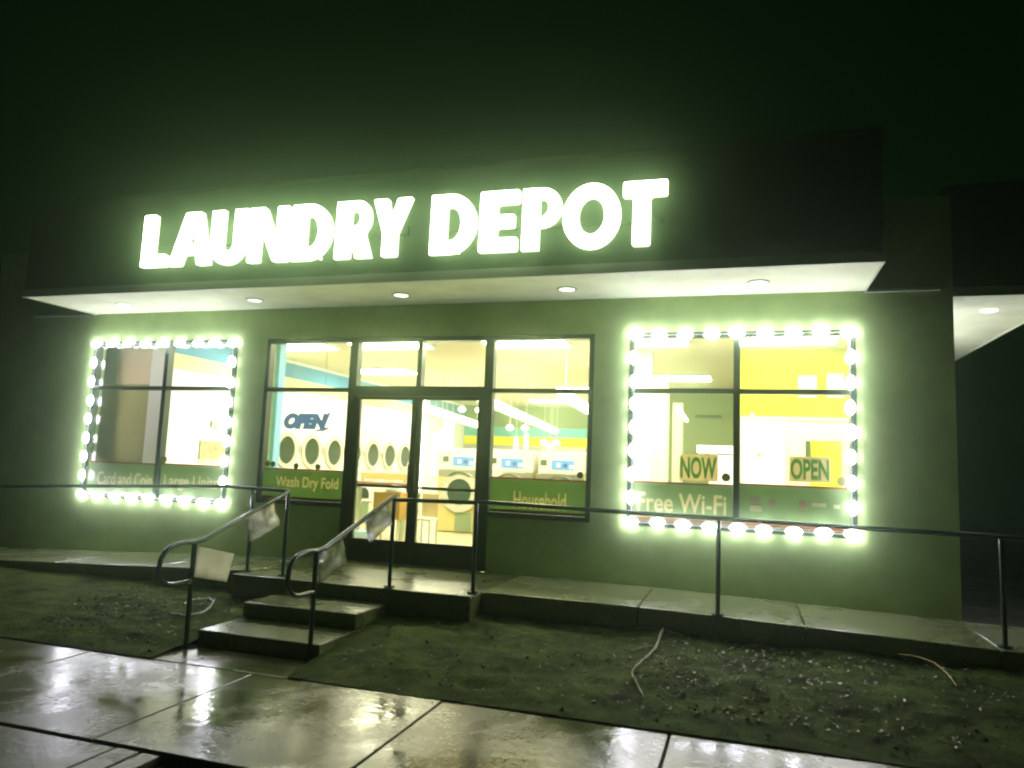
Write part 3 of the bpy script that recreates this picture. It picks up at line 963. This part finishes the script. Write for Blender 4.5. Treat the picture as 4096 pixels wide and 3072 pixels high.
MB().tube([(-5.20, 0.13, 2.10), (-5.15, 0.13, 2.21), (-5.12, 0.13, 2.26)], [0.03, 0.022, 0.012], 8).tube([(-5.30, 0.13, 2.02), (-5.20, 0.13, 2.03), (-5.12, 0.13, 2.06)], [0.012, 0.02, 0.01], 8).build('swoosh', M['open_blue'], osn, smooth=True)

# ------------------------------------------------------------------ interior: dryers, washers, lights, tables
dx = -8.19
ROW = 'wall dryers in a row down the left wall'
def make_dryer(y, label):
    t = thing('stacked_dryer', label, 'dryer', (dx, y, 0.425), ROW)
    MB().box(dx, dx + 0.10, y - .41, y + .41, 0.43, 2.36).build('cabinet', M['enamel'], t, bevel=0.008)
    for z in (1.80, 0.95):
        d = MB().disc((dx + .10, y, z), 'x', .255, .335, .045, 36).build('door', M['door_ring'], t, smooth=True)
        MB().disc((dx + .10, y, z), 'x', 0, .254, .03, 36).build('door_glass', M['dark_glass'], d, smooth=True)
        MB().box(dx + .101, dx + .125, y - .405, y - .36, z - .04, z + .10).build('handle', M['steel'], d)
    MB().box(dx + .10, dx + .112, y - .38, y + .38, 1.352, 1.40).build('control_strip', M['steel'], t)
    return t
dryer0 = make_dryer(3.55, 'white stacked dryer nearest the window in the left-wall row')
names = ['second dryer in the left-wall row, seen through the left sidelight', 'third dryer in the left-wall row, at the sidelight right edge',
         'fourth dryer in the left-wall row, partly behind the door jamb', 'fifth dryer in the left-wall row, seen through the left door',
         'sixth dryer in the left-wall row, half hidden by clutter', 'seventh dryer in the left-wall row, far back', 'eighth dryer in the left-wall row, farthest visible']
for k, n in enumerate(names):
    c = copy_tree(dryer0)
    c.location.y = 3.55 + 0.84 * (k + 1)
    c["label"] = n

def make_washer(x, label):
    y = 4.5
    t = thing('front_load_washer', label, 'washer', (x, y, 0.425), 'large front-load washers with blue screens')
    MB().box(x - .44, x + .44, y, y + .85, 0.43, 1.56).build('body', M['machine_tan'], t, bevel=0.015)
    MB().box(x - .40, x + .44, y + .02, y + .6, 1.562, 1.93).build('console', M['enamel'], t, bevel=0.012)
    s = MB().box(x - .16, x + .25, y + .008, y + .02, 1.63, 1.80).build('screen', M['screen'], t)
    MB().box(x + .06, x + .13, y + .002, y + .007, 1.68, 1.74).build('screen_button', M['screen_dark'], s)
    MB().box(x - .06, x + .0, y + .002, y + .007, 1.68, 1.75).build('screen_button', M['screen_light'], s)
    MB().box(x + .17, x + .24, y + .002, y + .007, 1.66, 1.72).build('screen_button', M['screen_light'], s)
    MB().box(x - .36, x - .25, y + .008, y + .02, 1.70, 1.80).build('card_reader', M['gasket'], t)
    MB().box(x - .43, x + .43, y - .012, y - .002, 1.45, 1.55).build('steel_panel', M['steel'], t)
    d = MB().disc((x + .02, y - .07, 1.16), 'y', .235, .37, .068, 40).build('door', M['door_ring'], t, smooth=True)
    MB().disc((x + .02, y - .075, 1.16), 'y', 0, .234, .06, 40).build('door_glass', M['dark_glass'], d, smooth=True)
    MB().tube([(x - .18, y - .09, 1.45), (x - .08, y - .10, 1.50), (x + .02, y - .10, 1.515), (x + .12, y - .10, 1.50), (x + .22, y - .09, 1.45)], .02, 8).build('door_handle', M['gasket'], d, smooth=True)
    MB().box(x - .06, x + .26, y - .01, y - .002, 0.45, 0.78).build('kick_panel', M['sage_wall'], t)
    MB().box(x - .38, x + .40, y + .05, y + .5, 1.931, 1.96).build('lit_top', M['laundry'], t)  # white slab stands in for the light on the console top
    return t
washer0 = make_washer(-4.97, 'front-load washer with dark round door seen through the right door')
for x, n in ((-4.03, 'front-load washer with blue screen left in the right sidelight'), (-3.09, 'front-load washer with blue screen right in the right sidelight')):
    c = copy_tree(washer0)
    c.location.x = x
    c["label"] = n

def panel_light(x, y, label, grp):
    t = thing('ceiling_panel_light', label, 'ceiling light', (x, y, 3.44), grp)
    MB().box(x - .63, x + .63, y - .33, y + .33, 3.455, 3.498).build('housing', M['trim'], t)
    MB().box(x - .60, x + .60, y - .30, y + .30, 3.440, 3.454).build('diffuser', M['troffer'], t)
front = [(-6.95, 'ceiling light glowing at the top of the left sidelight'), (-5.25, 'ceiling light glowing above the left door'), (-3.05, 'ceiling light glowing above the right sidelight'),
         (-1.35, 'ceiling light glowing in the top left of the poster window'), (0.55, 'ceiling light glowing in front of the yellow wall')]
for x, n in front:
    panel_light(x, 1.95, n, 'panel lights along the front of the ceiling')
for x, y, n in ((-6.9, 5.0, 'added fill light panel above the nearest wall dryers'), (-6.9, 8.5, 'added fill light panel above the farthest wall dryers'),
                (-3.4, 8.0, 'added fill light panel behind the right sidelight washers'), (-4.9, 11.0, 'added fill light panel closest to the striped back wall'),
                (-1.2, 6.0, 'added fill light panel in front of the sage wall beyond the columns'), (0.8, 9.5, 'added fill light panel hidden behind the yellow partition')):
    panel_light(x, y, n, 'added fill panels deep in the ceiling')  # extra panels added deep in the room to light the interior
for a, b, n in (((-6.07, 5.13, 2.75), (-6.89, 10.77, 2.75), 'long hanging tube light seen through the right door'),
                ((-4.21, 3.9, 2.75), (-5.24, 12.7, 2.75), 'long hanging tube light slanting across the right sidelight'),
                ((-2.53, 2.22, 2.75), (-2.72, 5.1, 2.75), 'short hanging tube light at the right sidelight corner')):
    t = thing('tube_light', n, 'ceiling light', a, 'suspended tube lights')
    MB().tube([a, b], 0.085, 12).build('tube', M['tube'], t, smooth=True)
    va, vb = Vector(a), Vector(b)
    mb = MB()
    for f in (0.08, 0.92):
        q = va.lerp(vb, f)
        mb.tube([(q.x, q.y, 2.79), (q.x, q.y, 3.5)], 0.006, 6)
    mb.build('hanger', M['wire'], t)
tb = thing('tube_light', 'short glowing bar painting a tube reflection left of the NOW poster', 'ceiling light', (-0.92, 2.85, 2.62), 'suspended tube lights')
MB().tube([(-0.93, 2.8, 2.62), (-0.87, 2.95, 2.54), (-0.81, 3.1, 2.44)], 0.022, 8).build('tube', M['tube'], tb, smooth=True)  # emissive bar stands in for the reflection of a fluorescent tube
for x, y, z0, z1, n in ((-4.93, 2.6, 1.2, 2.72, 'tall glowing bar standing in for a lit pillar edge by the door'), (-5.735, 5, 1.43, 2.25, 'lowest of the added glowing bars behind the right door'),
                        (-5.595, 5, 1.90, 2.30, 'short thick added glowing bar behind the right door'), (-5.505, 5, 1.89, 2.49, 'tallest added glowing bar behind the right door'),
                        (-5.38, 5, 1.90, 2.44, 'added glowing bar nearest the right door jamb'), (-4.05, 5.6, 2.02, 2.30, 'upper added glowing bar over the washers'),
                        (-4.255, 5.6, 1.97, 2.22, 'lower added glowing bar over the washers')):
    t = thing('glow_bar', n, 'glowing bar', (x, y, z0), 'upright glowing bars added for lit edges and reflections')  # glowing bars imitate bright reflections and lit edges, hung like lamps
    r = 0.05 if y < 3 else 0.035
    MB().tube([(x, y, z0), (x, y, z1)], r, 10).build('tube', M['tube'], t, smooth=True)
    MB().tube([(x, y, z1), (x, y, z1 + .04)], r * .8, 10).tube([(x, y, z0 - .04), (x, y, z0)], r * .8, 10).tube([(x, y, z1 + .04), (x, y, 3.5)], 0.006, 6).build('mount', M['trim'], t, smooth=True)
for x, y, z, n in ((-4.52, 6, 2.44, 'left globe of the upper pair in the right sidelight'), (-4.2, 6, 2.44, 'right globe of the upper pair in the right sidelight'),
                   (-5.58, 6, 2.80, 'left globe of the pair high in the right door'), (-5.21, 6, 2.79, 'lower right globe high in the right door'),
                   (-3.80, 6, 2.16, 'left globe of the lower trio in the right sidelight'), (-3.54, 6, 2.16, 'right globe of the lower trio in the right sidelight'),
                   (-5.22, 6, 3.02, 'topmost globe at the upper corner of the right door'), (-3.67, 6, 2.08, 'middle and lowest globe of the trio in the right sidelight')):
    t = thing('globe_lamp', n, 'lamp', (x, y, z), 'globe lamps over the washers')
    MB().ball((x, y, z), .075, .075, .055).build('globe', M['tube'], t, smooth=True)
    MB().tube([(x, y, z + .05), (x, y, 3.5)], 0.006, 6).build('cord', M['wire'], t)

tab = thing('folding_table', 'red-brown folding table seen through the left door', 'table', (-5.4, 2.4, 0.425))
MB().box(-6.1, -4.93, 2.15, 2.75, 1.29, 1.335).build('table_top', M['table_top'], tab, bevel=0.008)
for x in (-6.02, -5.01):
    for y in (2.22, 2.68):
        MB().box(x - .03, x + .03, y - .03, y + .03, 0.426, 1.288).build('leg', M['steel'], tab)
MB().box(-6.0, -5.0, 2.66, 2.70, 1.36, 1.46).build('rear_ledge', M['machine_tan'], tab)
MB().box(-6.0, -5.95, 2.66, 2.70, 1.337, 1.358).box(-5.05, -5.0, 2.66, 2.70, 1.337, 1.358).build('ledge_foot', M['steel'], tab)
wm = thing('laundry_cabinet', 'white machine with arched dark opening under the folding table', 'cabinet', (-6.3, 3.4, 0.425))
MB().box(-6.62, -6.05, 3.2, 3.75, 0.96, 1.26).build('upper_box', M['enamel'], wm, bevel=0.01)
MB().box(-6.62, -6.05, 3.22, 3.75, 0.43, 0.955).build('lower_box', M['cream_wall'], wm, bevel=0.01)
a = flat_shape([[(-.10, 0), (.10, 0)] + arc(0, .06, .10, .12, 0, 180, 12)], 0.01, 'opening')
put(a, 'opening', M['dark_glass'], wm, (-6.22, 3.195, 1.02))
a = flat_shape([[(-.07, 0), (.07, 0), (.07, .34), (-.07, .34)]], 0.01, 'opening')
put(a, 'opening', M['sage_wall'], wm, (-6.2, 3.214, 0.60))
cart = thing('laundry_cart', 'wooden laundry cart heaped with white linen behind the left door', 'cart', (-5.05, 1.95, 0.425))
MB().box(-5.30, -4.86, 1.80, 2.08, 0.80, 1.20).build('bin', M['oak'], cart, bevel=0.01)
MB().ball((-5.02, 1.92, 1.24), .15, .12, .07).ball((-4.93, 1.92, 1.22), .09, .10, .05).build('linen', M['laundry'], cart, smooth=True)
mb = MB()
for x in (-5.27, -4.89):
    for y in (1.83, 2.05):
        mb.box(x - .012, x + .012, y - .012, y + .012, 0.426, 0.799)
mb.build('cart_frame', M['steel'], cart)
bk = thing('plastic_basin', 'small light blue basin on the floor behind the left door', 'basin', (-5.5, 1.9, 0.425))
MB().add([(-5.60, 1.8, .43), (-5.40, 1.8, .43), (-5.40, 2.0, .43), (-5.60, 2.0, .43), (-5.63, 1.77, .60), (-5.37, 1.77, .60), (-5.37, 2.03, .60), (-5.63, 2.03, .60)],
         [(0, 3, 2, 1), (0, 1, 5, 4), (1, 2, 6, 5), (2, 3, 7, 6), (3, 0, 4, 7), (4, 5, 6, 7)]).build('tub', M['lightblue_plastic'], bk, bevel=0.01)
ch = thing('waiting_chair', 'cream waiting chair low behind the right door', 'chair', (-4.5, 2.0, 0.425))
MB().box(-4.68, -4.40, 1.90, 2.2, 0.80, 0.84).build('seat', M['cream_wall'], ch, bevel=0.01)
MB().box(-4.68, -4.40, 2.2, 2.235, 0.84, 1.20).build('backrest', M['tan_wall'], ch, bevel=0.01)
for x in (-4.66, -4.42):
    for y in (1.93, 2.2):
        MB().tube([(x, y, .426), (x, y, .80)], .014, 8).build('leg', M['steel'], ch)
ct = thing('service_counter', 'white counter box behind the NOW poster', 'counter', (-0.4, 3.2, 0.425))
MB().box(-0.66, -0.10, 2.98, 3.5, 1.96, 2.08).build('counter_top', M['white_wall'], ct, bevel=0.006)
MB().box(-0.48, -0.10, 3.0, 3.48, 0.43, 1.958).build('counter_base', M['white_wall'], ct, bevel=0.006)
nb = thing('notice_board', 'brownish notice board on the white wall behind the left window', 'notice board', (-8.2, 1.7, 1.58))
MB().box(-8.193, -8.175, 1.40, 2.05, 1.58, 1.87).build('board', M['notice_board'], nb)
MB().box(-8.193, -8.170, 1.38, 2.07, 1.54, 1.578).build('rail', M['cream_wall'], nb)
th = thing('thermostat', 'small grey box on the white wall behind the left window', 'thermostat', (-8.2, 1.7, 2.1))
MB().box(-8.193, -8.16, 1.61, 1.78, 2.10, 2.20).build('case', M['gray_wall'], th, bevel=0.006)

# ------------------------------------------------------------------ railings
RR = 0.021
def loop_end(x, y0, z):
    """Handrail return: runs forward past the post, bends down and comes back to the post."""
    pts = [(x, y0, z), (x, y0 - .12, z + .01), (x, y0 - .22, z)]
    for k in range(1, 9):
        a = math.pi * k / 8
        pts.append((x, y0 - .22 - .17 * math.sin(a), z - .165 + .165 * math.cos(a)))
    pts.append((x, y0 - .02, z - .33))
    return pts
rl = thing('stair_railing', 'dark green pipe railing on the left side of the steps', 'railing', (-4.56, -2.0, 0))
MB().tube([(-4.54, -2.88, 0.0), (-4.54, -2.88, 0.88)], RR, 14).build('post', M['rail'], rl, smooth=True)
MB().tube([(-4.58, -1.47, 0.42), (-4.58, -1.47, 1.29)], RR, 14).build('post', M['rail'], rl, smooth=True)
MB().tube([(-5.07, -1.40, 0.42), (-5.07, -1.40, 1.29)], RR, 14).build('post', M['rail'], rl, smooth=True)
MB().tube([(-9.9, -1.2, 0.20), (-9.9, -1.2, 1.09)], RR, 14).build('post', M['rail'], rl, smooth=True)
MB().tube([(-4.54, -2.88, 0.885), (-4.54, -2.76, 0.90), (-4.58, -1.47, 1.30)], RR, 14).build('handrail', M['rail'], rl, smooth=True)
MB().tube(loop_end(-4.54, -2.88, 0.885), RR, 14).build('handrail_return', M['rail'], rl, smooth=True)
MB().tube([(-4.58, -1.47, 1.30), (-5.07, -1.40, 1.305), (-5.45, -1.37, 1.31), (-7.4, -1.33, 1.225), (-9.9, -1.2, 1.09)], RR, 14).build('guard_rail', M['rail'], rl, smooth=True)
for x, y, z in ((-4.54, -2.88, .004), (-4.58, -1.47, .424), (-5.07, -1.40, .424)):
    MB().disc((x, y, z), 'z', RR, .05, .01, 20).build('base_flange', M['rail'], rl, smooth=True)
rr = thing('guard_railing', 'dark green pipe railing from steps right side along the walkway', 'railing', (-2.5, -1.6, 0))
MB().tube([(-3.38, -2.80, 0.0), (-3.38, -2.80, 0.88)], RR, 14).build('post', M['rail'], rr, smooth=True)
MB().tube([(-3.32, -1.53, 0.42), (-3.32, -1.53, 1.29)], RR, 14).build('post', M['rail'], rr, smooth=True)
MB().tube([(-2.485, -1.42, 0.42), (-2.485, -1.42, 1.29)], RR, 14).build('post', M['rail'], rr, smooth=True)
MB().tube([(-0.21, -1.25, 0.40), (-0.21, -1.25, 1.245)], RR, 14).build('post', M['rail'], rr, smooth=True)
MB().tube([(2.03, -1.20, 0.34), (2.03, -1.20, 1.22)], RR, 14).build('post', M['rail'], rr, smooth=True)
MB().tube([(-3.38, -2.80, 0.885), (-3.38, -2.66, 0.90), (-3.32, -1.53, 1.31)], RR, 14).build('handrail', M['rail'], rr, smooth=True)
MB().tube(loop_end(-3.38, -2.80, 0.885), RR, 14).build('handrail_return', M['rail'], rr, smooth=True)
MB().tube([(-3.32, -1.53, 1.275), (-2.485, -1.42, 1.285), (-2.42, -1.36, 1.29), (-1.31, -1.27, 1.268), (-0.21, -1.25, 1.255), (1.05, -1.22, 1.24), (2.03, -1.2, 1.232), (4.2, -1.2, 1.18)], RR, 14).build('guard_rail', M['rail'], rr, smooth=True)
for x, y, z in ((-3.38, -2.80, .004), (-3.32, -1.53, .424), (-2.485, -1.42, .424), (-0.21, -1.25, .405), (2.03, -1.2, .348)):
    MB().disc((x, y, z), 'z', RR, .055, .012, 20).build('base_flange', M['rail'], rr, smooth=True)
mb = MB()
for k in range(14):
    f = random.random()
    x = -2.4 + f * 3.7
    mb.ball((x, -1.36 + (.15 * min(1, (x + 2.4) / 3)), 1.29 - .07 * min(1, (x + 2.4) / 2.2) - .026), .006, .006, .009, 8, 6)
mb.build('water_drops', M['hose'], rr, smooth=True)["kind"] = "stuff"

def notice(q, label, paper, wob, ink_seed):
    """A sheet in a clear plastic sleeve; q = four corners (top left, top right, bottom right, bottom left)."""
    q = [Vector(p) for p in q]
    t = thing('sleeved_notice', label, 'notice', tuple(q[3]), 'plastic-sleeved notices on the stair rails')
    nrm = (q[1] - q[0]).cross(q[3] - q[0]).normalized()
    def sheet(inset, off, n=10):
        vs = []
        for j in range(n + 1):
            for i in range(n + 1):
                u, v = inset + (1 - 2 * inset) * i / n, inset + (1 - 2 * inset) * j / n
                p = q[0].lerp(q[1], u).lerp(q[3].lerp(q[2], u), v)
                w_ = noise.noise(Vector((u * 2.2 + ink_seed, v * 2.2, ink_seed))) * wob
                vs.append(p + nrm * (off + w_))
        fs = [(j * (n + 1) + i, j * (n + 1) + i + 1, (j + 1) * (n + 1) + i + 1, (j + 1) * (n + 1) + i) for j in range(n) for i in range(n)]
        return vs, fs
    v0, f0 = sheet(0.035, 0.0)
    o = MB().add(v0, f0).build('paper', paper, t, smooth=True)
    o.modifiers.new('thickness', 'SOLIDIFY').thickness = 0.002
    va, fa = sheet(0.0, 0.005)
    vb, fb = sheet(0.0, -0.005)
    o = MB().add(va, fa).add(vb, fb).build('sleeve', M['sleeve'], t, smooth=True)
    return t
notice([(-4.52, -2.87, .865), (-4.17, -2.80, .815), (-4.23, -2.80, .555), (-4.53, -2.88, .585)], 'plain sleeved notice tied to the near left stair post', M['paper_plain'], .015, 1.0)
notice([(-4.55, -2.18, 1.06), (-4.57, -1.73, 1.19), (-4.55, -1.61, .96), (-4.56, -2.08, .81)], 'sleeved notice hanging under the middle of the left handrail', M['paper_smudged'], .03, 2.4)
notice([(-3.37, -2.80, .865), (-3.36, -2.40, .965), (-3.37, -2.29, .74), (-3.36, -2.79, .60)], 'greenish rubbed sleeved notice at the near right stair post', M['paper_rubbed'], .03, 3.1)
notice([(-3.34, -2.07, 1.14), (-3.33, -1.63, 1.27), (-3.33, -1.50, 1.05), (-3.34, -1.97, .88)], 'crumpled pale sleeved notice high on the right handrail', M['paper_pale'], .04, 4.7)

# ------------------------------------------------------------------ night haze added to stand in for lens bloom round the lights
hm = bpy.data.materials.new('haze')
hm.use_nodes = True
nt = hm.node_tree
nt.nodes.remove(nt.nodes["Principled BSDF"])
pv = nt.nodes.new("ShaderNodeVolumePrincipled")
pv.inputs["Color"].default_value = (0.70, 1.0, 0.60, 1)
pv.inputs["Density"].default_value = HAZE_DENSITY
pv.inputs["Anisotropy"].default_value = HAZE_ANISO
nt.links.new(pv.outputs[0], nt.nodes["Material Output"].inputs["Volume"])
hz = MB().box(-36, 32, -34, 36, -1.3, 5.6).build('haze', hm)
hz["kind"] = "stuff"
